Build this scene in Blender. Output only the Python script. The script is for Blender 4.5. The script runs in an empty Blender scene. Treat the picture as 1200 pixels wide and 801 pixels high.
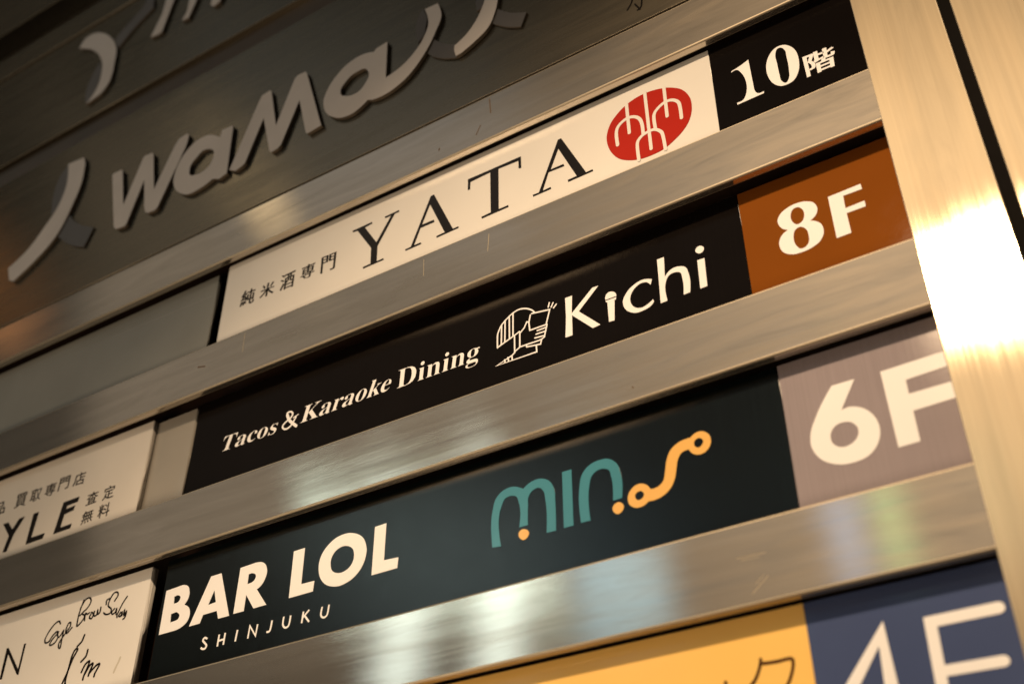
import bpy, bmesh, math, random
from mathutils import Vector, Matrix, Quaternion
from mathutils.geometry import tessellate_polygon
random.seed(4)
scn = bpy.context.scene
C = scn.collection

# ------------------------------------------------------------------ camera
# wall front plane is y = 0, camera stands one metre in front of it, looking up and to the left
F = 1379.525                                   # focal length in photo pixels (1200 x 801)
AX = Vector((0.84940462, -0.31150456, -0.42600082))     # world X, Y, Z in camera axes (x right, y down, z forward)
AY = Vector((0.52773766, 0.49803021, 0.68808347))
AZ = Vector((-0.00218017, -0.80927785, 0.58742201))
EYE = Vector((0.0, -1.0, 1.6))
cam = bpy.data.cameras.new('camera')
camo = bpy.data.objects.new('camera', cam)
C.objects.link(camo)
right = Vector((AX.x, AY.x, AZ.x)); down = Vector((AX.y, AY.y, AZ.y)); fwd = Vector((AX.z, AY.z, AZ.z))
rot = Matrix((right, -down, -fwd)).transposed()
camo.matrix_world = Matrix.Translation(EYE) @ rot.to_4x4()
cam.sensor_width = 36.0
cam.lens = F * 36.0 / 1200.0
cam.clip_start = 0.05
cam.clip_end = 200
cam.dof.use_dof = True
cam.dof.focus_distance = 1.52
cam.dof.aperture_fstop = 3.0
scn.camera = camo

def at(px, py, y=0.0):
    """photo pixel -> point on the wall-parallel plane at depth y"""
    a, b = px - 600.0, py - 400.5
    d = Vector((AX.x*a + AX.y*b + AX.z*F, AY.x*a + AY.y*b + AY.z*F, AZ.x*a + AZ.y*b + AZ.z*F))
    d *= (1.0 + y) / d.y
    return Vector((d.x, y, EYE.z + d.z))

# ------------------------------------------------------------------ world, lamps, exposure
w = bpy.data.worlds.new('World'); scn.world = w; w.use_nodes = True
bg = w.node_tree.nodes['Background']
bg.inputs[0].default_value = (1.0, 0.86, 0.70, 1)
bg.inputs[1].default_value = 0.045
scn.view_settings.view_transform = 'Standard'
scn.view_settings.look = 'None'
scn.view_settings.exposure = 0.0
scn.view_settings.gamma = 1.0

def mirror_pos(px, py, t, y=0.0):
    """where a lamp stands so that the steel shows its reflection at this spot of the wall"""
    p = at(px, py, y)
    d = p - Vector((EYE.x, 1.0, EYE.z))
    return p + d * t

def lamp(name, kind, loc, power, col, target=None, **kw):
    l = bpy.data.lights.new(name, kind)
    l.energy = power; l.color = col
    for k, v in kw.items(): setattr(l, k, v)
    o = bpy.data.objects.new(name, l); C.objects.link(o)
    o.location = loc
    if target is not None:
        o.rotation_euler = (Vector(target) - Vector(loc)).to_track_quat('-Z', 'Y').to_euler()
    return o

WARM = (1.0, 0.71, 0.43)
lamp('entrance_spot', 'SPOT', mirror_pos(1182, 322, 2.0), 312, WARM, (-0.42, 0, 1.66),
     spot_size=math.radians(62), spot_blend=0.85, shadow_soft_size=0.072)
lamp('street_glow', 'AREA', (-2.9, -3.2, 1.0), 8, (1.0, 0.76, 0.50), (-1.0, 0, 2.5), shape='RECTANGLE', size=2.2, size_y=1.2)
lamp('left_fill', 'AREA', (-1.7, -1.7, 0.6), 27, (1.0, 0.72, 0.45), (-1.4, 0, 2.1), shape='RECTANGLE', size=0.8, size_y=0.6)  # added fill that brightens the lower left boards, not a known source
lamp('shop_light_a', 'AREA', mirror_pos(472, 800, 4.0), 2.3, (0.82, 1.0, 1.0), at(472, 800), shape='RECTANGLE', size=0.22, size_y=1.6)
lamp('shop_light_b', 'AREA', mirror_pos(592, 755, 4.0), 2.1, (0.82, 1.0, 1.0), at(592, 755), shape='RECTANGLE', size=0.19, size_y=1.6)
lamp('shop_window', 'AREA', mirror_pos(512, 642, 4.0), 4.2, (0.76, 1.0, 0.94), at(512, 642), shape='RECTANGLE', size=1.4, size_y=0.17)
lamp('sign_blue', 'AREA', mirror_pos(735, 680, 5.0), 2.0, (0.42, 0.78, 1.0), at(735, 680), shape='RECTANGLE', size=0.55, size_y=1.0)
lamp('sign_green', 'AREA', mirror_pos(1055, 605, 5.0), 0.35, (0.5, 1.0, 0.45), at(1055, 605), shape='RECTANGLE', size=0.10, size_y=0.7)
lamp('sign_blue_b', 'AREA', mirror_pos(1000, 615, 5.0), 0.45, (0.35, 0.6, 1.0), at(1000, 615), shape='RECTANGLE', size=0.16, size_y=0.7)
lamp('lantern', 'AREA', mirror_pos(306, 226, 3.0), 0.5, (1.0, 0.75, 0.4), at(306, 226), shape='DISK', size=0.35)
lamp('window_cool', 'AREA', mirror_pos(420, 140, 3.0), 0.9, (0.72, 0.85, 1.0), at(420, 140), shape='RECTANGLE', size=2.2, size_y=1.3)
lamp('shop_orange', 'AREA', mirror_pos(-30, 330, 3.0), 1.0, (1.0, 0.42, 0.14), at(-30, 330), shape='RECTANGLE', size=0.7, size_y=0.7)
lamp('window_warm', 'AREA', mirror_pos(690, 425, 4.5), 15, (1.0, 0.85, 0.68), at(690, 425), shape='RECTANGLE', size=6.6, size_y=3.3)  # broad added fill for the rails to reflect, no real window behind it

# ------------------------------------------------------------------ materials
def mat(name):
    m = bpy.data.materials.new(name); m.use_nodes = True
    nt = m.node_tree
    return m, nt, nt.nodes['Principled BSDF'], nt.nodes.new, nt.links.new

def ramp(nt, stops, src):
    r = nt.nodes.new('ShaderNodeValToRGB')
    while len(r.color_ramp.elements) < len(stops): r.color_ramp.elements.new(0.5)
    for e, (p, c) in zip(r.color_ramp.elements, stops):
        e.position = p; e.color = (c, c, c, 1) if isinstance(c, float) else (*c, 1)
    nt.links.new(src, r.inputs[0]); return r.outputs[0]

def steel(name, base, brush='x', rough=0.30, aniso=0.75, seed=0.0, dirt=0.5, broad=0.32, dull=0.08, blotch=0.10, grain=0.82, wear=0.5):
    m, nt, p, N, L = mat(name)
    tc = N('ShaderNodeTexCoord')
    def noise(scale, detail=4, rgh=0.6, dist=0.0):
        mp = N('ShaderNodeMapping'); mp.inputs['Scale'].default_value = scale
        mp.inputs['Location'].default_value = (seed*3.1, seed*1.7, seed*2.3)
        L(tc.outputs['Object'], mp.inputs['Vector'])
        n = N('ShaderNodeTexNoise'); n.inputs['Scale'].default_value = 1.0
        n.inputs['Detail'].default_value = detail; n.inputs['Roughness'].default_value = rgh
        n.inputs['Distortion'].default_value = dist
        L(mp.outputs[0], n.inputs['Vector']); return n.outputs['Fac']
    fine = noise((3.5, 3.5, 700) if brush == 'x' else (700, 3.5, 3.5), 3)
    mid = noise((2.2, 2.2, 70) if brush == 'x' else (150, 1.6, 1.6), 4)
    cloud = noise((7, 7, 9), 6, 0.65, 0.6)
    smear = noise((5, 5, 38) if brush == 'x' else (34, 5, 5), 5, 0.6, 0.9)
    # roughness = base + brushed grain + greasy smears
    def math_(op, a, b):
        n = N('ShaderNodeMath'); n.operation = op
        for i, v in enumerate((a, b)):
            if isinstance(v, (int, float)): n.inputs[i].default_value = v
            else: L(v, n.inputs[i])
        return n.outputs[0]
    r1 = math_('MULTIPLY', math_('SUBTRACT', fine, 0.5), blotch*1.1)
    r2 = math_('MULTIPLY', math_('SUBTRACT', cloud, 0.5), blotch)
    r3 = math_('MULTIPLY', math_('SUBTRACT', mid, 0.5), blotch*1.1)
    rr = math_('ADD', math_('ADD', r1, r2), math_('ADD', r3, rough))
    
    # tarnish: slightly darker, browner blotches
    fac = ramp(nt, [(0.42, 0.0), (0.72, 1.0)], smear)
    mx = N('ShaderNodeMix'); mx.data_type = 'RGBA'
    mx.inputs['A'].default_value = (*base, 1)
    mx.inputs['B'].default_value = (base[0]*0.62, base[1]*0.56, base[2]*0.48, 1)
    L(math_('MULTIPLY', fac, dirt), mx.inputs['Factor'])
    g = N('ShaderNodeMix'); g.data_type = 'RGBA'; g.blend_type = 'MULTIPLY'
    g.inputs['Factor'].default_value = 1.0
    L(mx.outputs['Result'], g.inputs['A'])
    L(math_('MULTIPLY', ramp(nt, [(0.30, 0.5+0.5*grain), (0.70, 1.0)], fine), ramp(nt, [(0.32, grain), (0.62, 1.0)], mid)), g.inputs['B'])
    tg = N('ShaderNodeTangent'); tg.direction_type = 'UV_MAP'; tg.uv_map = 'brush'
    b = N('ShaderNodeBump'); b.inputs['Strength'].default_value = 0.02; b.inputs['Distance'].default_value = 0.0004
    L(math_('ADD', fine, math_('MULTIPLY', cloud, 2.0)), b.inputs['Height'])
    col = g.outputs['Result']
    g1 = N('ShaderNodeBsdfAnisotropic'); g1.distribution = 'BECKMANN'
    L(rr, g1.inputs['Roughness']); g1.inputs['Anisotropy'].default_value = -aniso
    g2 = N('ShaderNodeBsdfAnisotropic'); g2.distribution = 'BECKMANN'
    g2.inputs['Roughness'].default_value = 0.56; g2.inputs['Anisotropy'].default_value = -0.25
    df = N('ShaderNodeBsdfDiffuse')
    for n in (g1, g2):
        L(tg.outputs[0], n.inputs['Tangent'])
    for n in (g1, g2, df):
        L(col, n.inputs['Color']); L(b.outputs[0], n.inputs['Normal'])
    m1 = N('ShaderNodeMixShader'); m2 = N('ShaderNodeMixShader')
    # worn patches scatter more of the light
    L(math_('ADD', math_('MULTIPLY', math_('SUBTRACT', smear, 0.5), wear), broad), m1.inputs[0])
    L(g1.outputs[0], m1.inputs[1]); L(g2.outputs[0], m1.inputs[2])
    m2.inputs[0].default_value = dull
    L(m1.outputs[0], m2.inputs[1]); L(df.outputs[0], m2.inputs[2])
    L(m2.outputs[0], nt.nodes['Material Output'].inputs['Surface'])
    nt.nodes.remove(p)
    return m

def board(name, col, rough=0.32, var=0.10, streak=0.0, spec=0.7):
    m, nt, p, N, L = mat(name)
    tc = N('ShaderNodeTexCoord')
    mp = N('ShaderNodeMapping'); mp.inputs['Scale'].default_value = (9, 9, 9)
    L(tc.outputs['Object'], mp.inputs[0])
    n = N('ShaderNodeTexNoise'); n.inputs['Scale'].default_value = 1.0; n.inputs['Detail'].default_value = 6
    L(mp.outputs[0], n.inputs['Vector'])
    fac = ramp(nt, [(0.3, 1.0 - var), (0.7, 1.0)], n.outputs['Fac'])
    src = fac
    if streak:
        mp2 = N('ShaderNodeMapping'); mp2.inputs['Scale'].default_value = (420, 1, 5)
        L(tc.outputs['Object'], mp2.inputs[0])
        n2 = N('ShaderNodeTexNoise'); n2.inputs['Scale'].default_value = 1.0; n2.inputs['Detail'].default_value = 3
        L(mp2.outputs[0], n2.inputs['Vector'])
        s2 = ramp(nt, [(0.3, 1.0 - streak), (0.7, 1.0)], n2.outputs['Fac'])
        mm = N('ShaderNodeMath'); mm.operation = 'MULTIPLY'; L(fac, mm.inputs[0]); L(s2, mm.inputs[1]); src = mm.outputs[0]
    mx = N('ShaderNodeMix'); mx.data_type = 'RGBA'; mx.blend_type = 'MULTIPLY'; mx.inputs['Factor'].default_value = 1.0
    mx.inputs['A'].default_value = (*col, 1); L(src, mx.inputs['B'])
    nf = N('ShaderNodeTexNoise'); nf.inputs['Scale'].default_value = 45; nf.inputs['Detail'].default_value = 5
    L(tc.outputs['Object'], nf.inputs['Vector'])
    mr = N('ShaderNodeMapRange'); mr.inputs['To Min'].default_value = rough - 0.03; mr.inputs['To Max'].default_value = rough + 0.03
    L(nf.outputs['Fac'], mr.inputs['Value']);     bp = N('ShaderNodeBump'); bp.inputs['Strength'].default_value = 0.04; bp.inputs['Distance'].default_value = 0.0008
    n3 = N('ShaderNodeTexNoise'); n3.inputs['Scale'].default_value = 160; L(tc.outputs['Object'], n3.inputs['Vector'])
    L(n3.outputs['Fac'], bp.inputs['Height'])
    df = N('ShaderNodeBsdfDiffuse'); gl = N('ShaderNodeBsdfAnisotropic'); gl.distribution = 'BECKMANN'
    fr = N('ShaderNodeFresnel'); fr.inputs['IOR'].default_value = 1.46
    fm = N('ShaderNodeMath'); fm.operation = 'MULTIPLY'; fm.inputs[1].default_value = spec; L(fr.outputs[0], fm.inputs[0])
    ms = N('ShaderNodeMixShader'); L(fm.outputs[0], ms.inputs[0]); L(df.outputs[0], ms.inputs[1]); L(gl.outputs[0], ms.inputs[2])
    L(mx.outputs['Result'], df.inputs['Color']); L(mr.outputs[0], gl.inputs['Roughness'])
    for n_ in (df, gl): L(bp.outputs[0], n_.inputs['Normal'])
    L(ms.outputs[0], nt.nodes['Material Output'].inputs['Surface']); nt.nodes.remove(p)
    return m

M = {
 'rail': steel('brushed_steel_rail', (0.64, 0.575, 0.49), 'x', 0.145, 0.50, 1.0, 0.34, 0.15, 0.045, 0.04, 0.90, 0.34),
 'post': steel('brushed_steel_post', (0.74, 0.62, 0.44), 'z', 0.18, 0.46, 2.0, 0.20, 0.29, 0.09, 0.04, 0.90, 0.22),
 'wall': steel('brushed_steel_cladding', (0.74, 0.62, 0.44), 'z', 0.18, 0.46, 3.0, 0.20, 0.29, 0.09, 0.04, 0.90, 0.22),
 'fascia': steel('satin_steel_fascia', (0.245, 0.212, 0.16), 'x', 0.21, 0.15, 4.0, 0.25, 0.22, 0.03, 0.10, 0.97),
 'worn_edge': steel('worn_steel_edge', (0.46, 0.40, 0.31), 'x', 0.5, 0.0, 5.0, 0.3, 1.0, 0.35, 0.04, 0.95, 0.0),
 'void': board('dark_backing', (0.024, 0.013, 0.009), 0.6, 0.3),
 'white': board('cream_white_acrylic', (0.77, 0.75, 0.72), 0.19, 0.05),
 'white_old': board('aged_white_acrylic', (0.72, 0.68, 0.63), 0.19, 0.10),
 'blank': board('blank_grey_acrylic', (0.27, 0.28, 0.27), 0.19, 0.12),
 'blank_warm': board('blank_pale_acrylic', (0.34, 0.32, 0.29), 0.19, 0.12),
 'black': board('black_acrylic', (0.006, 0.0045, 0.004), 0.20, 0.2, 0.1, 0.35),
 'teal_black': board('teal_black_acrylic', (0.0035, 0.006, 0.0065), 0.24, 0.2, 0.35, 1.0),
 'brown': board('rust_brown_print', (0.20, 0.060, 0.008), 0.17, 0.10, 0.0, 0.06),
 'mauve': board('mauve_grey_print', (0.31, 0.27, 0.295), 0.17, 0.12, 0.10, 0.06),
 'navy': board('navy_print', (0.060, 0.085, 0.19), 0.15, 0.10),
 'orange': board('orange_print', (0.92, 0.58, 0.17), 0.15, 0.05),
 'ink': board('black_ink', (0.012, 0.010, 0.009), 0.19, 0.2),
 'ink_brown': board('dark_brown_ink', (0.06, 0.022, 0.010), 0.19, 0.2),
 'print_white': board('white_print', (0.87, 0.87, 0.89), 0.17, 0.04, 0.0, 0.06),
 'red': board('red_print', (0.42, 0.022, 0.012), 0.19, 0.10),
 'teal': board('teal_print', (0.058, 0.235, 0.31), 0.19, 0.08),
 'gold': board('gold_print', (0.80, 0.47, 0.14), 0.18, 0.06),
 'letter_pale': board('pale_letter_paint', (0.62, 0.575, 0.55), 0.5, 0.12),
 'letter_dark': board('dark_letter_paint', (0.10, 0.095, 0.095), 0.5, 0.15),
 'edge_tan': board('acrylic_edge', (0.30, 0.24, 0.17), 0.4, 0.15),
 'brown_strip': board('dark_brown_strip', (0.055, 0.036, 0.020), 0.55, 0.3),
 'scratch': board('bright_scratch', (0.42, 0.36, 0.26), 0.5, 0.2),
 'smudge': board('grey_smudge', (0.62, 0.58, 0.50), 0.5, 0.3),
 'slot_shade': board('slot_shade_black', (0.004, 0.003, 0.0025), 0.5, 0.2, 0.0, 0.04),  # near-black colour standing in for the shade inside the slot
 'ghost': board('glue_line', (0.33, 0.33, 0.31), 0.4, 0.3),
 'letter_side': board('bronze_letter_return', (0.115, 0.095, 0.075), 0.45, 0.2),
 'stain': board('rust_stain', (0.13, 0.085, 0.05), 0.6, 0.4),
}

# ------------------------------------------------------------------ builders
def link(name, me, m, parent=None):
    o = bpy.data.objects.new(name, me); C.objects.link(o)
    if m is not None and not me.materials: me.materials.append(M[m])
    if parent is not None: o.parent = parent
    return o

def thing(name, label, cat, group=None):
    o = bpy.data.objects.new(name, None); C.objects.link(o)
    o.empty_display_size = 0.05
    o['label'] = label; o['category'] = cat
    if group: o['group'] = group
    return o

def box(name, x0, x1, z0, z1, y0, y1, m, parent, bevel=0.002, brush='x', seg=3):
    """z is measured from the camera's height"""
    bm = bmesh.new()
    z0 += EYE.z; z1 += EYE.z
    vs = [bm.verts.new((x, y, z)) for x in (x0, x1) for y in (y0, y1) for z in (z0, z1)]
    for f in ((0,1,3,2),(4,6,7,5),(0,4,5,1),(2,3,7,6),(0,2,6,4),(1,5,7,3)):
        bm.faces.new([vs[i] for i in f])
    bmesh.ops.recalc_face_normals(bm, faces=bm.faces)
    if bevel:
        ax = 0 if brush == 'x' else 2           # round the long edges only, ends are cut square
        long_e = [e for e in bm.edges if abs((e.verts[1].co - e.verts[0].co).normalized()[ax]) > 0.9]
        bmesh.ops.bevel(bm, geom=long_e, offset=bevel, segments=seg, profile=0.5, affect='EDGES')
    for f in bm.faces: f.smooth = bool(bevel)
    uv = bm.loops.layers.uv.new('brush')
    for f in bm.faces:
        for l in f.loops:
            c = l.vert.co
            # u runs across the brush lines, so that highlights spread across them
            l[uv].uv = (c.z - 0.5*c.y, c.x) if brush == 'x' else (c.x - 0.5*c.y, c.z)
    worn = bevel and m in ('rail', 'post', 'wall', 'fascia')
    if worn:                                    # handled edges have lost their polish
        for f in bm.faces:
            if max(abs(c) for c in f.normal) < 0.999: f.material_index = 1
    me = bpy.data.meshes.new(name); bm.to_mesh(me); bm.free()
    o = link(name, me, m, parent)
    if worn: me.materials.append(M['worn_edge'])
    if bevel:
        md = o.modifiers.new('wn', 'WEIGHTED_NORMAL'); md.keep_sharp = False
    return o

def smooth(pts, sub=7):
    """closed contour; points written (x, y, 1) are smooth, plain (x, y) are corners"""
    n = len(pts); out = []
    for i in range(n):
        p0, p1, p2, p3 = pts[i-1], pts[i], pts[(i+1) % n], pts[(i+2) % n]
        s1, s2 = len(p1) > 2, len(p2) > 2
        a, b = Vector(p1[:2]), Vector(p2[:2])
        out.append(a)
        if not (s1 or s2): continue
        ch = b - a; L_ = ch.length
        def tan(pa, pb, pc):
            d1, d2 = Vector(pb[:2]) - Vector(pa[:2]), Vector(pc[:2]) - Vector(pb[:2])
            t = d1 * (d2.length / max(d1.length, 1e-6)) + d2 * (d1.length / max(d2.length, 1e-6))
            return t.normalized() * L_ if t.length > 1e-6 else ch
        t1 = tan(p0, p1, p2) if s1 else ch
        t2 = tan(p1, p2, p3) if s2 else ch
        if not s1: t1 = ch*1.5 - t2*0.5
        if not s2: t2 = ch*1.5 - t1*0.5
        for k in range(1, sub):
            u = k / sub
            out.append(a*(2*u**3-3*u**2+1) + t1*(u**3-2*u**2+u) + b*(-2*u**3+3*u**2) + t2*(u**3-u**2))
    return out

def S(*pts): return [(p[0], p[1], 1) for p in pts]
def px(crop, pts): x0, y0, s = crop; return [(p[0]/s + x0, p[1]/s + y0) for p in pts]

def prism(loops, y, thick):
    """loops of plane points (Vectors) at depth y -> verts, faces of a thin raised shape"""
    loops = [[Vector((p.x, p.z, 0)) for p in lp] for lp in loops]
    tris = tessellate_polygon(loops)
    flat = [p for lp in loops for p in lp]; n = len(flat)
    verts = [(p.x, y, p.y) for p in flat] + [(p.x, y + thick, p.y) for p in flat]
    faces = []
    for t in tris:
        a, b, c = (flat[i] for i in t)
        cr = (b.x-a.x)*(c.y-a.y) - (b.y-a.y)*(c.x-a.x)
        faces.append(tuple(t) if cr > 0 else tuple(reversed(t)))      # front faces -y
    o = 0
    for lp in loops:
        k = len(lp)
        for i in range(k):
            j = (i+1) % k
            faces.append((o+i, o+j, n+o+j, n+o+i))
        o += k
    return verts, faces

def mesh_of(name, parts):
    V, Fc = [], []
    for v, f in parts:
        b = len(V); V += v; Fc += [tuple(i+b for i in q) for q in f]
    me = bpy.data.meshes.new(name); me.from_pydata(V, [], Fc)
    bm = bmesh.new(); bm.from_mesh(me)
    bmesh.ops.recalc_face_normals(bm, faces=bm.faces)
    bm.to_mesh(me); bm.free(); me.update()
    return me

PRINT = 0.0005                                   # thickness of printed vinyl
def glyph(name, crop, contours, y, m, parent, thick=PRINT, label=None):
    loops = [[at(p[0], p[1], y - thick) for p in px(crop, smooth(c))] for c in contours]
    o = link(name, mesh_of(name, [prism(loops, y - thick, thick)]), m, parent)
    if label: o['label'] = label
    return o

def open_smooth(pts, sub=6):
    pts = [Vector(p) for p in pts]
    if len(pts) < 3: return pts
    out = []
    for i in range(len(pts)-1):
        p0 = pts[max(i-1, 0)]; p1 = pts[i]; p2 = pts[i+1]; p3 = pts[min(i+2, len(pts)-1)]
        for k in range(sub):
            u = k/sub
            out.append(0.5*((2*p1) + (p2-p0)*u + (2*p0-5*p1+4*p2-p3)*u*u + (3*p1-p0-3*p2+p3)*u**3))
    out.append(pts[-1]); return out

def ribbon(P, width, y, thick, cap=True):
    """P plane points -> raised strip with round ends"""
    P = [Vector((p.x, p.z)) for p in P]
    Q = [P[0]]
    for p in P[1:]:
        if (p - Q[-1]).length > 1e-5: Q.append(p)
    P = Q; h = width/2; L_, R_ = [], []
    n = len(P)
    for i, p in enumerate(P):
        d1 = (P[i]-P[i-1]).normalized() if i else (P[1]-P[0]).normalized()
        d2 = (P[i+1]-P[i]).normalized() if i < n-1 else d1
        t = (d1+d2)
        t = t.normalized() if t.length > 1e-4 else d2
        nrm = Vector((-t.y, t.x))
        c = max(0.5, nrm.dot(Vector((-d2.y, d2.x))))
        L_.append(p + nrm*h/c); R_.append(p - nrm*h/c)
    # quad strip (robust for tight bends) + round caps
    parts = []
    V = [(q.x, y, q.y) for q in L_] + [(q.x, y, q.y) for q in R_] + [(q.x, y+thick, q.y) for q in L_] + [(q.x, y+thick, q.y) for q in R_]
    Fc = []
    for i in range(n-1):
        Fc += [(i, i+1, n+i+1, n+i), (i, 2*n+i, 2*n+i+1, i+1), (n+i, n+i+1, 3*n+i+1, 3*n+i)]
    Fc += [(0, n, 3*n, 2*n), (n-1, 3*n-1, 4*n-1, 2*n-1)]
    parts.append((V, Fc))
    if cap:
        for p, sgn in ((P[0], -1), (P[-1], 1)):
            d = (P[1]-P[0]).normalized() if sgn < 0 else (P[-1]-P[-2]).normalized()
            nv = Vector((-d.y, d.x)); ring = []
            for k in range(9):
                a = -math.pi/2 + math.pi*k/8
                q = p + d*sgn*h*math.cos(a) + nv*h*math.sin(a)
                ring.append(Vector((q.x, 0, q.y)))
            parts.append(prism([ring], y, thick))
    return parts

def strokes(name, crop, lines, wpx, y, m, parent, curve=True, cap=True, label=None, thick=PRINT):
    """several pen strokes as one mark; each a hair above the last so that crossings never lie in one plane"""
    parts = []
    for i, ln in enumerate(lines):
        sm = curve and len(ln) > 2
        pts = px(crop, open_smooth(ln) if sm else ln)
        yy = y - thick - 0.00002*i
        P = [at(p[0], p[1], yy) for p in pts]
        mid = pts[len(pts)//2]
        wm = (at(mid[0]+wpx, mid[1], yy) - at(mid[0], mid[1], yy)).length
        # pixel size differs along x and y on the tilted wall: use the mean
        wz = (at(mid[0], mid[1]+wpx, yy) - at(mid[0], mid[1], yy)).length
        parts += ribbon(P, (wm+wz)/2, yy, thick, cap)
    o = link(name, mesh_of(name, parts), m, parent)
    if label: o['label'] = label
    return o

def text(name, body, crop, TL, TR, BR, BL, y, m, parent, offset=0.0, thin=0.0, boldx=0.0, label=None):
    """type set in the built-in font, its ink box fitted to four points of the photo"""
    cu = bpy.data.curves.new('type', 'FONT'); cu.body = body; cu.size = 1.0
    cu.resolution_u = 4; cu.offset = offset
    to = bpy.data.objects.new('type', cu); C.objects.link(to)
    me = bpy.data.meshes.new_from_object(to.evaluated_get(bpy.context.evaluated_depsgraph_get()))
    bpy.data.objects.remove(to); bpy.data.curves.remove(cu)
    me.name = name
    bm = bmesh.new(); bm.from_mesh(me)
    bmesh.ops.remove_doubles(bm, verts=bm.verts, dist=1e-5)
    if thin or boldx:                                    # thin the horizontal strokes only, as in a Ming typeface
        mv = {}
        for e in bm.edges:
            if len(e.link_faces) == 1:
                f = e.link_faces[0]; d = (e.verts[1].co - e.verts[0].co)
                if d.length < 1e-7: continue
                nn = Vector((d.y, -d.x, 0)).normalized()
                c = f.calc_center_median(); mid = (e.verts[0].co+e.verts[1].co)/2
                if nn.dot(mid - c) < 0: nn = -nn
                for v in e.verts: mv.setdefault(v, []).append(nn)
        for v, ns in mv.items():
            ny = max((q.y for q in ns), key=abs)
            nx = max((q.x for q in ns), key=abs)
            if abs(ny) > 0.85: v.co.y -= math.copysign(thin, ny)
            if boldx and abs(nx) > 0.3: v.co.x += boldx*nx
    xs = [v.co.x for v in bm.verts]; ys = [v.co.y for v in bm.verts]
    x0, x1, y0_, y1 = min(xs), max(xs), min(ys), max(ys)
    TL, TR, BR, BL = [Vector(p) for p in px(crop, [TL, TR, BR, BL])]
    for v in bm.verts:
        u = (v.co.x-x0)/(x1-x0); t = (v.co.y-y0_)/(y1-y0_)
        p = (BL*(1-u) + BR*u)*(1-t) + (TL*(1-u) + TR*u)*t
        v.co = at(p.x, p.y, y - PRINT)
    r = bmesh.ops.extrude_face_region(bm, geom=list(bm.faces))
    for g in r['geom']:
        if isinstance(g, bmesh.types.BMVert): g.co.y += PRINT*0.98
    bmesh.ops.recalc_face_normals(bm, faces=bm.faces)
    for f in bm.faces: f.smooth = False
    bm.to_mesh(me); bm.free(); me.materials.clear()
    o = link(name, me, m, parent)
    if label: o['label'] = label
    return o

# ------------------------------------------------------------------ the steel frame
XL = -2.5                                         # rails run on to the left, out of view
PX0, PX1 = -0.1325, -0.0402                       # the post
frame = thing('directory_frame', 'brushed steel directory frame of horizontal rails joined to an upright post', 'sign frame')
RAILS = [(1.2285, 1.3195), (0.9735, 1.0590), (0.7125, 0.8000), (0.4478, 0.5338), (0.185, 0.270)]
for z0, z1 in RAILS:
    box('rail', XL, PX0 + 0.003, z0, z1, 0.0, 0.0125, 'rail', frame, 0.0026)
box('post', PX0, PX1, -0.15, 2.6, -0.0004, 0.019, 'post', frame, 0.0014, 'z')
box('backing_board', XL, -0.10, 0.12, 1.30, 0.062, 0.075, 'void', frame, 0)
box('slot_shade_strip', PX1 + 0.0004, -0.0279, -0.15, 2.6, 0.0035, 0.020, 'slot_shade', frame, 0)  # black strip added in the open slot in place of its shade

wallp = thing('wall_panel', 'plain brushed steel wall panel beyond the narrow dark slot beside the post', 'wall panel')
box('cladding_sheet', -0.0275, 0.75, -0.15, 2.6, -0.0004, 0.030, 'wall', wallp, 0.0012, 'z')

# ------------------------------------------------------------------ fascia signs above
fas1 = thing('fascia_sign', 'steel fascia above the rails carrying large pale raised script letters', 'fascia sign')
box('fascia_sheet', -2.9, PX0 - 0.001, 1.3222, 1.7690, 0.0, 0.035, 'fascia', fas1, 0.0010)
fas2 = thing('fascia_sign', 'upper steel fascia with a dark-edged hooked emblem, over the dark gap', 'fascia sign')
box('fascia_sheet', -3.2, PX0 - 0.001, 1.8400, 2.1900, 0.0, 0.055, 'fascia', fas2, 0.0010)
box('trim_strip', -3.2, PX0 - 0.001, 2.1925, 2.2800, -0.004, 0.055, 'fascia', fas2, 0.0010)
fas3 = thing('fascia_sign', 'plain steel fascia at the very top, above the second dark gap', 'fascia')
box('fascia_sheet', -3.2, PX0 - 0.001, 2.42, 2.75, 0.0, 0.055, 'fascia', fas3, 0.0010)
box('gap_strip', -3.2, PX0 - 0.002, 1.755, 1.850, 0.012, 0.020, 'brown_strip', fas1, 0)
box('gap_lining', -3.2, PX0 - 0.002, 1.30, 2.60, 0.060, 0.07, 'void', frame, 0)

RAISE = 0.0072
def raised(crop, contours, m, parent, h=RAISE, name='letter', label=None):
    """channel letter: face traced, standing h proud of the fascia"""
    loops = [[at(p[0], p[1], -h) for p in px(crop, smooth(c))] for c in contours]
    me = mesh_of(name, [prism(loops, -h, h - 0.001)])
    me.materials.append(M[m]); me.materials.append(M['letter_side'])
    for p in me.polygons:
        if abs(p.normal.y) < 0.5: p.material_index = 1
    o = link(name, me, None, parent)
    if label: o['label'] = label
    return o

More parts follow.
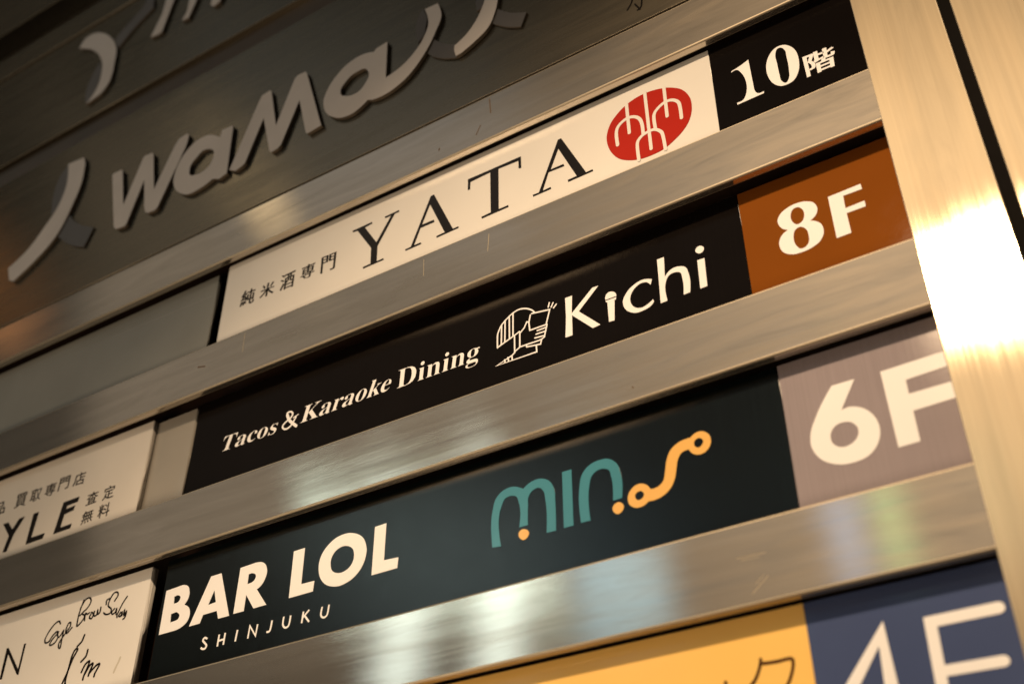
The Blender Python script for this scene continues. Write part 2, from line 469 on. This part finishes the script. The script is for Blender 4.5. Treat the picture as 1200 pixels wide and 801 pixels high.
F1 = (0, 170, 4.714); F2 = (120, 130, 5.341); F3 = (260, 70, 5.72); F4 = (440, 0, 6.0); F5 = (80, 0, 6.0); P1 = (0, 0, 1.0)
raised(F1, [[(378,105),(465,68),(471,100)] + S((455,190),(400,330),(310,500),(190,640)) + [(72,752),(50,745),(45,680)] + S((150,580),(240,460),(330,320),(372,200))], 'letter_pale', fas1)
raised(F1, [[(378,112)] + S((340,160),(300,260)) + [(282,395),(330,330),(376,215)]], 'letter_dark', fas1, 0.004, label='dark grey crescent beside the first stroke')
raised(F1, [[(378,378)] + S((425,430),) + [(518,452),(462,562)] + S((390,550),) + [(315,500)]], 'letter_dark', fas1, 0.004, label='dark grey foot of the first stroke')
raised(F2, [[(62,402),(70,392),(118,368),(127,372),(130,590),(255,295),(268,280),(312,262),(320,268),(322,490),(455,215),(480,175),(530,142),(542,150),(535,185),(520,228),(345,600),(330,618),(285,638),(268,632),(262,605),(262,430),(150,705),(135,722),(88,738),(74,732),(70,715)]], 'letter_pale', fas1)
raised(F2, [[(443,440)] + S((460,370),(520,260),(600,180),(680,150)) + [(735,165),(750,120),(815,90),(818,105),(778,388),(730,425),(690,425)] + S((600,490),(520,522),(460,495)),
            S((545,370),(590,290),(650,240),(692,245),(690,300),(640,370),(580,400),(548,400))], 'letter_pale', fas1)
raised(F3, [[(50,738),(245,290),(270,240),(325,205),(333,215),(362,440),(490,125),(510,105),(560,80),(570,90),(665,440),(572,495),(562,488),(520,270),(395,570),(375,592),(332,620),(318,610),(280,390),(155,690),(135,712),(90,745)]], 'letter_pale', fas1)
raised(P1, [[(379,121,1),(384,105,1),(395,88,1),(410,73,1),(428,63,1),(438,61),(441,57),(454,49),(452,91),(470,78,1),(485,62,1),(496,45,1),(502,25,1),(498,11),(513,4),(517,15,1),(510,38,1),(496,65,1),(470,97,1),(442,115,1),(436,117),(431,117),(422,126,1),(409,135,1),(394,138,1),(382,132,1)],
            S((399,107.6),(405,96),(417.3,84.9),(429.6,81.4),(432.2,85.7),(427.8,98),(417.3,109.3),(405,112.5),(399.5,111))], 'letter_pale', fas1)
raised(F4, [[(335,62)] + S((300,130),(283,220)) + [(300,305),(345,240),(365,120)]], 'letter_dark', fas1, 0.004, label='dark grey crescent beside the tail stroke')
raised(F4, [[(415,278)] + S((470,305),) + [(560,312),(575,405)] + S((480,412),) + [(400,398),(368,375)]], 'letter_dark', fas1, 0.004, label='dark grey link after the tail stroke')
raised(F4, [[(555,322)] + S((640,240),(720,120)) + [(762,20),(785,-60),(870,-60),(850,50)] + S((800,180),(700,290)) + [(600,375),(565,395),(553,355)]], 'letter_pale', fas1)
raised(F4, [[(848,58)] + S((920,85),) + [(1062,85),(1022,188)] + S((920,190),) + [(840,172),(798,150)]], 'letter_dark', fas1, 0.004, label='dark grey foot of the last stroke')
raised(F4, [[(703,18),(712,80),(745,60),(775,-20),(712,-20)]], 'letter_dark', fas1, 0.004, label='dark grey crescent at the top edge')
strokes('printed_mark', P1, [[(741,-4),(740,3),(735,12)], [(744,5),(750,11)], [(752,0),(751,8),(747,12)]], 1.5, 0.0, 'ink', fas1, label='small black printed character')

raised(F5, [[(78,342)] + S((130,265),(210,230),(290,255),(335,330),(325,440),(285,580)) + [(225,660),(122,735)] + S((200,620),(232,520),(235,430),(205,375)) + [(150,345)]], 'letter_pale', fas2)
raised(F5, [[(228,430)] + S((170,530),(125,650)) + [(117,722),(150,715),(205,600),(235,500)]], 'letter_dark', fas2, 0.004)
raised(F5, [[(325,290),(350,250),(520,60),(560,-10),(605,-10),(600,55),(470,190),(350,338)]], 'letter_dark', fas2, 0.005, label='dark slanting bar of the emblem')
raised(F5, [[(578,265),(660,100),(700,-40),(760,-40),(725,50),(660,220),(640,240)]], 'letter_pale', fas2)
raised(F5, [[(798,148),(835,80),(860,-40),(920,-40),(885,40),(845,128)]], 'letter_pale', fas2)
raised(F5, [[(1000,35),(1020,-40),(1090,-40),(1065,12),(1025,45)]], 'letter_pale', fas2)

# ------------------------------------------------------------------ tenant sign boards
def span(z_lo, z_hi): return z_lo - 0.012, z_hi + 0.002
ROW1, ROW2, ROW3, ROW4 = span(1.0590, 1.2285), span(0.8000, 0.9735), span(0.5338, 0.7125), span(0.270, 0.4478)
def X(pxx, pyy, y): return at(pxx, pyy, y).x

# ---- row 1: serif capitals with red crest, 10th floor
d = 0.0195
s1 = thing('tenant_sign', 'cream white sign with black serif capitals, red oval crest and black 10th-floor end block', 'sign')
xa, xb = X(262, 355, d), X(836, 105, d)
nb = box('name_board', xa, xb, *ROW1, d, d + 0.010, 'white', s1, 0.0008)
fb = box('floor_board', xb + 0.0006, -0.1350, *ROW1, d, d + 0.010, 'black', s1, 0.0008)
fb['label'] = 'black floor number block'
YA = (400, 220, 8.0); TA = (530, 140, 6.6667)
glyph('letter', YA, [[(105,403),(285,320),(290,333),(220,372),(328,510),(466,260),(410,285),(407,271),(540,208),(543,222),(500,243),(338,545),(330,688),(393,659),(398,672),(203,757),(200,743),(272,710),(278,562),(152,402),(108,417)]], d, 'ink', nb)
glyph('letter', YA, [[(838,78),(868,63),(1045,383),(1096,360),(1100,374),(893,467),(889,453),(968,415),(832,155),(755,345),(866,299),(872,319),(742,376),(680,538),(744,511),(749,525),(600,590),(597,577),(650,553)]], d, 'ink', nb)
glyph('letter', TA, [[(122,468),(535,288),(538,378),(518,381),(516,322),(360,385),(362,700),(436,668),(439,682),(230,773),(227,760),(300,725),(296,412),(141,488),(138,546),(121,551)]], d, 'ink', nb)
glyph('letter', TA, [[(825,158),(850,147),(1045,412),(1096,388),(1100,402),(905,487),(902,472),(972,440),(828,228),(768,390),(868,347),(875,363),(752,412),(706,556),(768,527),(772,541),(632,602),(629,588),(676,570)]], d, 'ink', nb)
LG = (700, 95, 8.008)
glyph('crest', LG, [S((87,545),(110,430),(190,305),(285,212),(430,122),(560,78),(690,62),(800,85),(865,150),(886,245),(865,360),(800,470),(720,555),(640,625),(520,690),(405,730),(310,742),(200,725),(125,660))], d, 'red', nb, label='red oval crest')
strokes('crest_lines', LG, [[(273,222),(300,485)], [(444,112),(505,635)], [(624,62),(655,330)],
        [(190,600),(178,490),(200,420),(270,355),(340,335),(395,355),(420,410),(430,490)],
        [(545,450),(530,330),(560,265),(630,200),(700,178),(755,195),(775,240),(790,345)],
        [(390,742),(375,600),(395,540),(450,490),(530,455),(590,470),(615,510),(640,640)]], 3.3, d - PRINT, 'white', nb, label='white branching lines of the crest', thick=0.0003)
JN = (270, 285, 8.889)
for ch, q in (('純', ((125,505),(265,452),(240,610),(92,668))), ('米', ((325,440),(468,380),(445,520),(298,580))), ('酒', ((530,340),(680,270),(655,445),(508,500))),
              ('専', ((745,250),(890,185),(865,330),(722,395))), ('門', ((950,150),(1105,85),(1085,260),(935,318)))):
    text('character', ch, JN, *q, d, 'ink', nb, 0.003, 0.008, 0.018)
TN = (850, 40, 8.571)
glyph('numeral', TN, [[(60,375)] + S((140,325),) + [(230,257),(290,555)] + S((312,588),) + [(388,572),(388,592),(120,710),(120,690)] + S((185,655),(203,620),(155,385),(125,362)) + [(60,387)]], d, 'print_white', fb)
glyph('numeral', TN, [S((410,330),(440,215),(510,135),(600,110),(690,150),(738,260),(735,370),(690,460),(620,505),(550,520),(475,490),(425,415)), S((502,200),(520,150),(560,137),(595,160),(615,230),(640,370),(640,440),(605,490),(565,470),(545,410),(520,300))], d, 'print_white', fb)
text('character', '階', TN, (770,228), (1088,105), (1120,310), (822,437), d, 'print_white', fb, 0.004, 0.0, 0.022)

# ---- row 1 left: blank grey
b1 = thing('blank_sign', 'blank grey sign board left of the cream board with serif capitals', 'blank sign')
box('blank_face', XL, X(250, 360, 0.026), *ROW1, 0.026, 0.034, 'blank', b1, 0.0015)

# ---- row 2: black board, 8F
d = 0.030
s2 = thing('tenant_sign', 'black sign with a cream hand-and-cup emblem and rust brown 8F end block', 'sign')
xa, xb = X(225, 528, d), X(873, 292, d)
nb = box('name_board', xa, xb, *ROW2, d, d + 0.010, 'black', s2, 0.0008)
fb = box('floor_board', xb + 0.0006, -0.122, *ROW2, d, d + 0.010, 'brown', s2, 0.0008)
fb['label'] = 'rust brown floor number block'
KI = (650, 280, 6.316)
glyph('letter', KI, [[(77,437),(128,418),(126,550),(278,360),(322,345),(178,535),(338,632),(282,658),(128,563),(132,710),(80,728),(84,580)]], d, 'print_white', nb)
mic = glyph('letter', KI, [[(390,470),(443,449),(443,600),(402,612)]], d, 'print_white', nb, label='letter drawn as a microphone')
glyph('microphone_collar', KI, [[(376,458),(456,429),(453,445),(440,451),(390,469),(380,466)]], d, 'print_white', nb)
glyph('microphone_head', KI, [[(373,437)] + S((385,405),(420,388),(452,402)) + [(456,420),(375,450)]], d, 'print_white', nb)
glyph('letter', KI, [[(720,296)] + S((660,298),(590,335),(530,400),(505,470),(525,520),(590,545),(660,525),(715,490)) + [(735,462),(728,445)] + S((690,480),(640,508),(590,503),(560,460),(565,410),(600,355),(650,322),(685,320)) + [(710,338)]], d, 'print_white', nb)
glyph('letter', KI, [[(757,152),(808,133),(815,280)] + S((860,225),(920,202),(970,210),(990,250)) + [(1003,392),(955,411)] + S((945,290),(930,248),(890,245),(840,275),(822,320)) + [(835,455),(785,474)]], d, 'print_white', nb)
glyph('letter', KI, [[(1055,157),(1108,140),(1130,346),(1078,366)]], d, 'print_white', nb)
glyph('letter_dot', KI, [S((1042,92),(1050,65),(1080,50),(1104,65),(1098,88),(1068,106))], d, 'print_white', nb)
HD = (570, 345, 8.9)
hw = 1.5
strokes('emblem', HD, [[(115,555),(115,440),(125,390),(160,315),(230,235),(280,190),(340,155),(410,145),(470,160),(505,190)]], hw, d, 'print_white', nb, label='line emblem of a hand raising a cup')
strokes('emblem', HD, [[(115,552),(285,430),(345,385)], [(158,320),(155,520)], [(195,268),(192,495)], [(238,225),(240,462)], [(277,190),(277,435)],
        [(460,200),(660,155),(622,312),(452,372),(443,290),(460,200)], [(440,285),(420,285),(395,345),(355,395)], [(292,430),(295,600)], [(348,395),(348,545)],
        [(295,595),(350,545),(420,520),(540,480),(575,465),(605,440),(612,400),(632,310)], [(530,375),(625,340)], [(518,412),(620,378)], [(505,452),(608,425)],
        [(415,520),(420,545),(565,515),(575,468)], [(520,525),(525,595),(105,742),(265,635),(295,605)], [(265,635),(270,680)], [(225,655),(230,690)], [(190,680),(195,705)],
        [(655,85),(645,130)], [(695,85),(675,130)], [(728,100),(700,138)]], hw, d - 0.00003, 'print_white', nb, curve=False)
TC = (255, 440, 7.5); DN = (410, 390, 7.5)
def bold(s_):
    o = ''
    for c in s_:
        if 'A' <= c <= 'Z': o += chr(0x1D400 + ord(c) - 65)
        elif 'a' <= c <= 'z': o += chr(0x1D41A + ord(c) - 97)
        else: o += c
    return o
text('word', bold('Tacos'), TC, (66,535), (550,367), (504,505), (15,675), d, 'print_white', nb, -0.009)
strokes('ampersand', TC, [[(612,342),(632,392),(690,440)]], 2.8, d, 'print_white', nb)
strokes('ampersand', TC, [[(612,345),(614,326),(640,315),(660,330),(645,365),(600,405),(572,440),(578,464),(605,466),(645,435),(688,362)]], 1.7, d - 0.00004, 'print_white', nb)
strokes('ampersand', TC, [[(662,370),(712,336)]], 1.0, d - 0.00008, 'print_white', nb, cap=False)
text('word', bold('Karaoke'), TC, (768,270), (1556,-30), (1500,128), (722,420), d, 'print_white', nb, -0.009)
text('word', bold('Dining'), DN, (428,327), (1150,62), (1120,280), (405,537), d, 'print_white', nb, -0.009)
EF = (900, 205, 8.008)
glyph('numeral', EF, [S((90,435),(110,375),(180,310),(270,265),(360,248),(430,262),(462,310),(450,370)) + [(395,428)] + S((445,432),(500,460),(523,530),(495,610),(420,675),(320,722),(220,743),(140,720),(105,650),(125,575)) + [(188,513)] + S((130,500),),
      S((212,375),(235,320),(285,302),(325,325),(340,380),(320,435),(270,463),(230,440)), S((240,570),(255,515),(310,485),(355,505),(383,570),(383,630),(350,675),(305,690),(265,660))], d, 'print_white', fb)
glyph('letter', EF, [[(562,207),(868,83),(882,130),(705,195),(727,312),(905,240),(918,292),(738,357),(782,540),(645,592)]], d, 'print_white', fb)

# ---- row 2 left
d = 0.024
s3 = thing('tenant_sign', 'aged white sign with black sans capitals and small black kanji', 'sign')
nb = box('name_board', XL, X(169, 550, d), *ROW2, d, d + 0.008, 'white_old', s3, 0.0010)
YL = (0, 530, 6.673)
glyph('letter', YL, [[(25,558),(65,545),(95,600),(150,515),(195,497),(105,640),(50,772),(17,782),(68,650)]], d, 'ink', nb)
glyph('letter', YL, [[(262,478),(304,462),(243,663),(348,628),(332,670),(198,718)]], d, 'ink', nb)
glyph('letter', YL, [[(497,388),(620,343),(608,382),(525,415),(515,442),(588,410),(574,448),(502,482),(470,585),(560,553),(548,590),(415,637)]], d, 'ink', nb)
for ch, q in (('品', ((-40,410),(48,372),(30,470),(-58,505))), ('買', ((135,330),(222,300),(195,410),(105,440))), ('取', ((250,300),(335,262),(310,365),(225,395))),
              ('専', ((365,255),(450,222),(420,325),(340,352))), ('門', ((475,200),(555,172),(530,275),(447,305))), ('店', ((592,170),(675,138),(655,240),(562,268))),
              ('査', ((690,320),(778,288),(750,385),(665,418))), ('定', ((820,275),(908,240),(882,345),(795,378))),
              ('無', ((650,465),(738,432),(715,530),(625,568))), ('料', ((780,412),(868,382),(845,490),(755,518)))):
    text('character', ch, YL, *q, d, 'ink', nb, 0.004)
b2 = thing('blank_sign', 'blank pale strip between the aged white sign and the black emblem sign', 'blank sign')
box('blank_face', X(166, 550, 0.034), X(222, 528, 0.034), *ROW2, 0.034, 0.042, 'blank_warm', b2, 0.001)

# ---- row 3: dark board, 6F
d = 0.0235
s4 = thing('tenant_sign', 'teal black sign with bold white capitals, teal and gold curved letters, mauve 6F block', 'sign')
xa, xb = X(186, 725, d), X(923, 511, d)
nb = box('name_board', xa, xb, *ROW3, d, d + 0.010, 'teal_black', s4, 0.0008)
fb = box('floor_board', xb + 0.0006, -0.1225, *ROW3, d, d + 0.010, 'mauve', s4, 0.0008)
fb['label'] = 'mauve grey floor number block'
BR_ = (180, 600, 5.007); LO = (320, 600, 5.006)
glyph('letter', BR_, [[(75,460),(172,425)] + S((200,430),(210,460),(200,510)) + [(180,540)] + S((205,555),(212,590),(198,635),(160,673)) + [(128,690),(30,718)], [(122,492),(140,484)] + S((155,490),(150,518)) + [(118,535)], [(102,595),(132,583)] + S((150,597),(142,625)) + [(125,635),(97,645)]], d, 'print_white', nb)
glyph('letter', BR_, [[(338,375),(398,356),(442,605),(378,622),(370,576),(290,600),(270,650),(207,668)], [(357,455),(365,525),(320,542)]], d, 'print_white', nb)
glyph('letter', BR_, [[(510,325),(600,294)] + S((650,297),(665,335),(655,385),(628,430)) + [(605,450),(660,540),(585,562),(543,482),(528,578),(467,594)], [(558,362),(575,355)] + S((597,362),(592,395)) + [(572,412),(550,420)]], d, 'print_white', nb)
glyph('letter', LO, [[(122,228),(187,207),(165,420),(242,400),(233,462),(92,502)]], d, 'print_white', nb)
glyph('letter', LO, [S((267,330),(280,260),(320,195),(385,140),(460,120),(520,140),(547,200),(540,270),(500,350),(440,405),(370,433),(305,420),(275,380)), S((337,295),(350,250),(385,210),(430,195),(465,210),(475,250),(462,300),(425,340),(385,355),(350,345))], d, 'print_white', nb)
glyph('letter', LO, [[(598,85),(665,62),(650,280),(735,262),(728,325),(577,368)]], d, 'print_white', nb)
for ln, cr, cv in (([[(315,740),(300,734),(289,750),(300,765),(309,778),(303,795),(288,800),(276,793)]], BR_, True), ([[(385,715),(373,785)],[(420,705),(408,775)],[(380,752),(413,742)]], BR_, False),
               ([[(492,688),(478,755)]], BR_, False), ([[(552,738),(565,665),(597,722),(610,655)]], BR_, False), ([[(695,632),(685,682),(676,698),(662,700)]], BR_, True),
               ([[(63,610),(57,655),(68,674),(86,668),(95,648),(103,603)]], LO, True), ([[(178,580),(167,648)],[(212,570),(174,616)],[(186,606),(210,640)]], LO, False), ([[(288,552),(280,598),(292,615),(310,608),(320,588),(328,540)]], LO, True)):
    strokes('small_letter', cr, ln, 1.9, d, 'print_white', nb, curve=cv, cap=False)
MN = (560, 520, 5.933)
glyph('letter', MN, [[(100,718)] + S((103,460),(125,380),(180,320),(250,295)) + [(315,310)] + S((370,262),(430,240),(495,255),(530,310),(537,390)) + [(543,600),(478,615)] + S((468,380),(455,325),(430,303),(385,318),(352,365),(348,430)) + [(347,562),(288,578)] + S((283,400),(268,365),(235,358),(190,378),(165,430)) + [(160,710)]], d, 'teal', nb, label='teal curved letter')
glyph('letter', MN, [[(585,195),(650,175),(665,565),(598,582)]], d, 'teal', nb, label='teal upright letter')
glyph('letter', MN, [[(717,546)] + S((706,300),(720,220),(770,150),(840,112),(910,103),(965,135),(992,200)) + [(1003,372),(940,392)] + S((925,220),(910,180),(880,170),(835,180),(790,225),(775,290)) + [(783,530)]], d, 'teal', nb, label='teal arched letter')
glyph('dot', MN, [S((283,635),(292,603),(325,590),(352,605),(345,645),(312,665))], d, 'gold', nb, label='gold dot')
glyph('dot', MN, [S((937,455),(950,418),(985,403),(1013,425),(1003,465),(968,485))], d, 'gold', nb, label='gold dot')
SS = (700, 490, 6.16)
glyph('letter', SS, [[(385,510)] + S((440,490),(475,450),(488,390),(500,300),(530,225),(590,170)) + [(670,138),(660,222)] + S((610,245),(580,300),(572,350),(560,430),(530,500),(470,560),(420,585)) + [(370,597)]], d, 'gold', nb, label='gold S stroke')
glyph('letter_ring', SS, [S((220,575),(245,510),(310,470),(370,490),(390,530),(370,595),(320,635),(270,642),(232,620)), S((272,560),(290,530),(318,523),(337,545),(320,578),(290,588))], d - 0.00005, 'gold', nb, label='gold ring at the foot of the S')
glyph('letter_ring', SS, [S((652,195),(665,150),(700,110),(755,92),(805,115),(820,165),(795,225),(740,258),(685,250),(660,222)), S((697,180),(712,150),(740,140),(762,155),(755,190),(725,210),(705,200))], d - 0.00005, 'gold', nb, label='gold ring at the head of the S')
SX = (935, 405, 5.34)
glyph('numeral', SX, [[(210,250),(353,207),(272,402)] + S((315,383),(380,382),(460,420),(510,500),(505,600),(450,680),(360,725),(240,740),(140,705),(85,630),(80,550),(110,450)), S((205,565),(225,510),(280,478),(340,480),(378,520),(372,570),(330,615),(265,632),(220,610))], d, 'print_white', fb)
glyph('letter', SX, [[(515,162),(915,32),(943,122),(675,212),(695,300),(967,220),(990,322),(722,405),(767,595),(630,635)]], d, 'print_white', fb)

# ---- row 3 left
d = 0.0245
s5 = thing('tenant_sign', 'white sign with black handwritten salon script and a thin capital', 'sign')
nb = box('name_board', XL, X(166, 732, d), *ROW3, d, d + 0.012, 'white', s5, 0.0008)
EY = (0, 670, 6.117)
glyph('letter', EY, [[(48,545),(60,540),(128,695),(172,513),(186,508),(130,735),(118,730),(58,585),(12,765),(-5,770)]], d, 'ink', nb)
pen = 1.45
strokes('handwritten_word', EY, [[(432,368),(422,350),(390,372),(350,425),(322,480),(325,505),(350,495),(372,460),(405,425),(408,440),(375,480),(355,515),(365,522),(395,500),(415,465)],
        [(418,425),(412,455),(425,462),(455,415)], [(455,415),(440,490),(430,540),(418,535),(425,500),(465,440)], [(465,440),(500,390),(505,360),(488,370),(470,420),(480,435),(515,395)]], pen, d, 'ink', nb)
strokes('handwritten_word', EY, [[(600,200),(565,300),(548,385)], [(575,260),(610,200),(640,182),(652,205),(630,250),(590,290),(572,310)], [(590,300),(605,310),(590,345),(555,385)],
        [(605,345),(612,295),(625,300),(640,290)], [(650,300),(640,325),(655,330),(668,300),(655,285)], [(675,280),(672,310),(690,305),(700,270),(698,300),(715,285),(722,250)]], pen, d, 'ink', nb)
strokes('handwritten_word', EY, [[(820,205),(845,165),(840,142),(815,150),(785,200),(775,240),(795,260),(790,290),(760,302),(742,290)], [(760,230),(765,200),(790,185)],
        [(820,260),(800,285),(805,300),(825,285),(835,260),(830,300)], [(912,172),(880,220),(840,300),(838,322)], [(865,285),(850,310),(862,315),(875,285),(872,310)], [(885,300),(892,270),(888,310),(905,280),(895,320),(880,335)]], pen, d, 'ink', nb)
strokes('handwritten_word', EY, [[(605,448),(585,495),(553,530)], [(465,800),(468,770),(490,690),(515,600),(540,552),(555,555),(520,620),(480,720),(445,795),(430,840)], [(628,555),(615,600),(580,640)],
        [(582,715),(610,660),(640,640),(600,740),(592,768)], [(600,740),(640,670),(665,655),(640,715),(632,740)], [(640,720),(690,665),(712,660),(680,720),(672,745)]], 2.0, d, 'ink', nb)

# ---- row 4: orange board, 4F
d = 0.0245
s6 = thing('tenant_sign', 'orange sign with dark brown hand-drawn characters and navy 4F end block', 'sign')
xa, xb = X(186, 1010, d), X(948, 756, d)
nb = box('name_board', xa, xb, *ROW4, d, d + 0.010, 'orange', s6, 0.0008)
fb = box('floor_board', xb + 0.0006, -0.1225, *ROW4, d, d + 0.010, 'navy', s6, 0.0008)
fb['label'] = 'navy floor number block'
KU = (840, 690, 7.219)
strokes('character', KU, [[(370,590),(366,640),(335,740),(290,810),(200,900)], [(370,628),(500,610),(600,585),(638,590),(645,640),(630,720),(600,800),(520,930),(400,1040)]], 3.8, d, 'ink_brown', nb)
strokes('character', KU, [[(72,785),(95,860)], [(-40,830),(-20,900)]], 3.8, d, 'ink_brown', nb)
FO = (980, 680, 5.4545)
strokes('numeral', FO, [[(420,985),(350,655),(285,335),(112,655),(35,800)], [(35,800),(455,712)]], 15.0, d, 'print_white', fb, curve=False)
strokes('letter', FO, [[(715,880),(675,655),(600,262),(1038,170)], [(660,580),(1072,510)]], 14.0, d, 'print_white', fb, curve=False)

# ------------------------------------------------------------------ wear on the rails
rails = [o for o in frame.children if o.name.startswith('rail')]
for i, ln, wp in ((1, [(573,274),(571.5,294)], 0.7), (1, [(496.7,304),(496.2,323)], 0.5), (1, [(287,390),(284,412)], 0.5), (3, [(900,674),(882,695)], 1.0), (3, [(895,673),(886,683)], 0.8), (3, [(863,654),(897,647)], 0.8), (3, [(868,656),(890,652)], 0.5)):
    strokes('scratch', P1, [ln], wp, 0.0, 'scratch', rails[i], thick=0.00004)
for i, ln, wp in ((0, [(573.5,116),(575,132)], 1.2), (0, [(563,147),(558,158)], 1.2), (1, [(232,430),(240,429)], 1.4), (0, [(515,174),(514.5,176)], 1.6), (2, [(741,453),(742,454)], 1.6)):
    strokes('stain', P1, [ln], wp, 0.0, 'stain', rails[i], thick=0.00004)
strokes('ghost_line', P1, [[(130,395.5),(248,347)]], 0.6, 0.026, 'ghost', b1.children[0], thick=0.00003)
strokes('smudge', EY, [[(862,610),(850,640),(830,680),(815,715)]], 2.4, 0.0245, 'smudge', s5.children[0], thick=0.00003)

# ---- render defaults
scn.render.engine = 'CYCLES'
scn.render.resolution_x = 1024; scn.render.resolution_y = 683
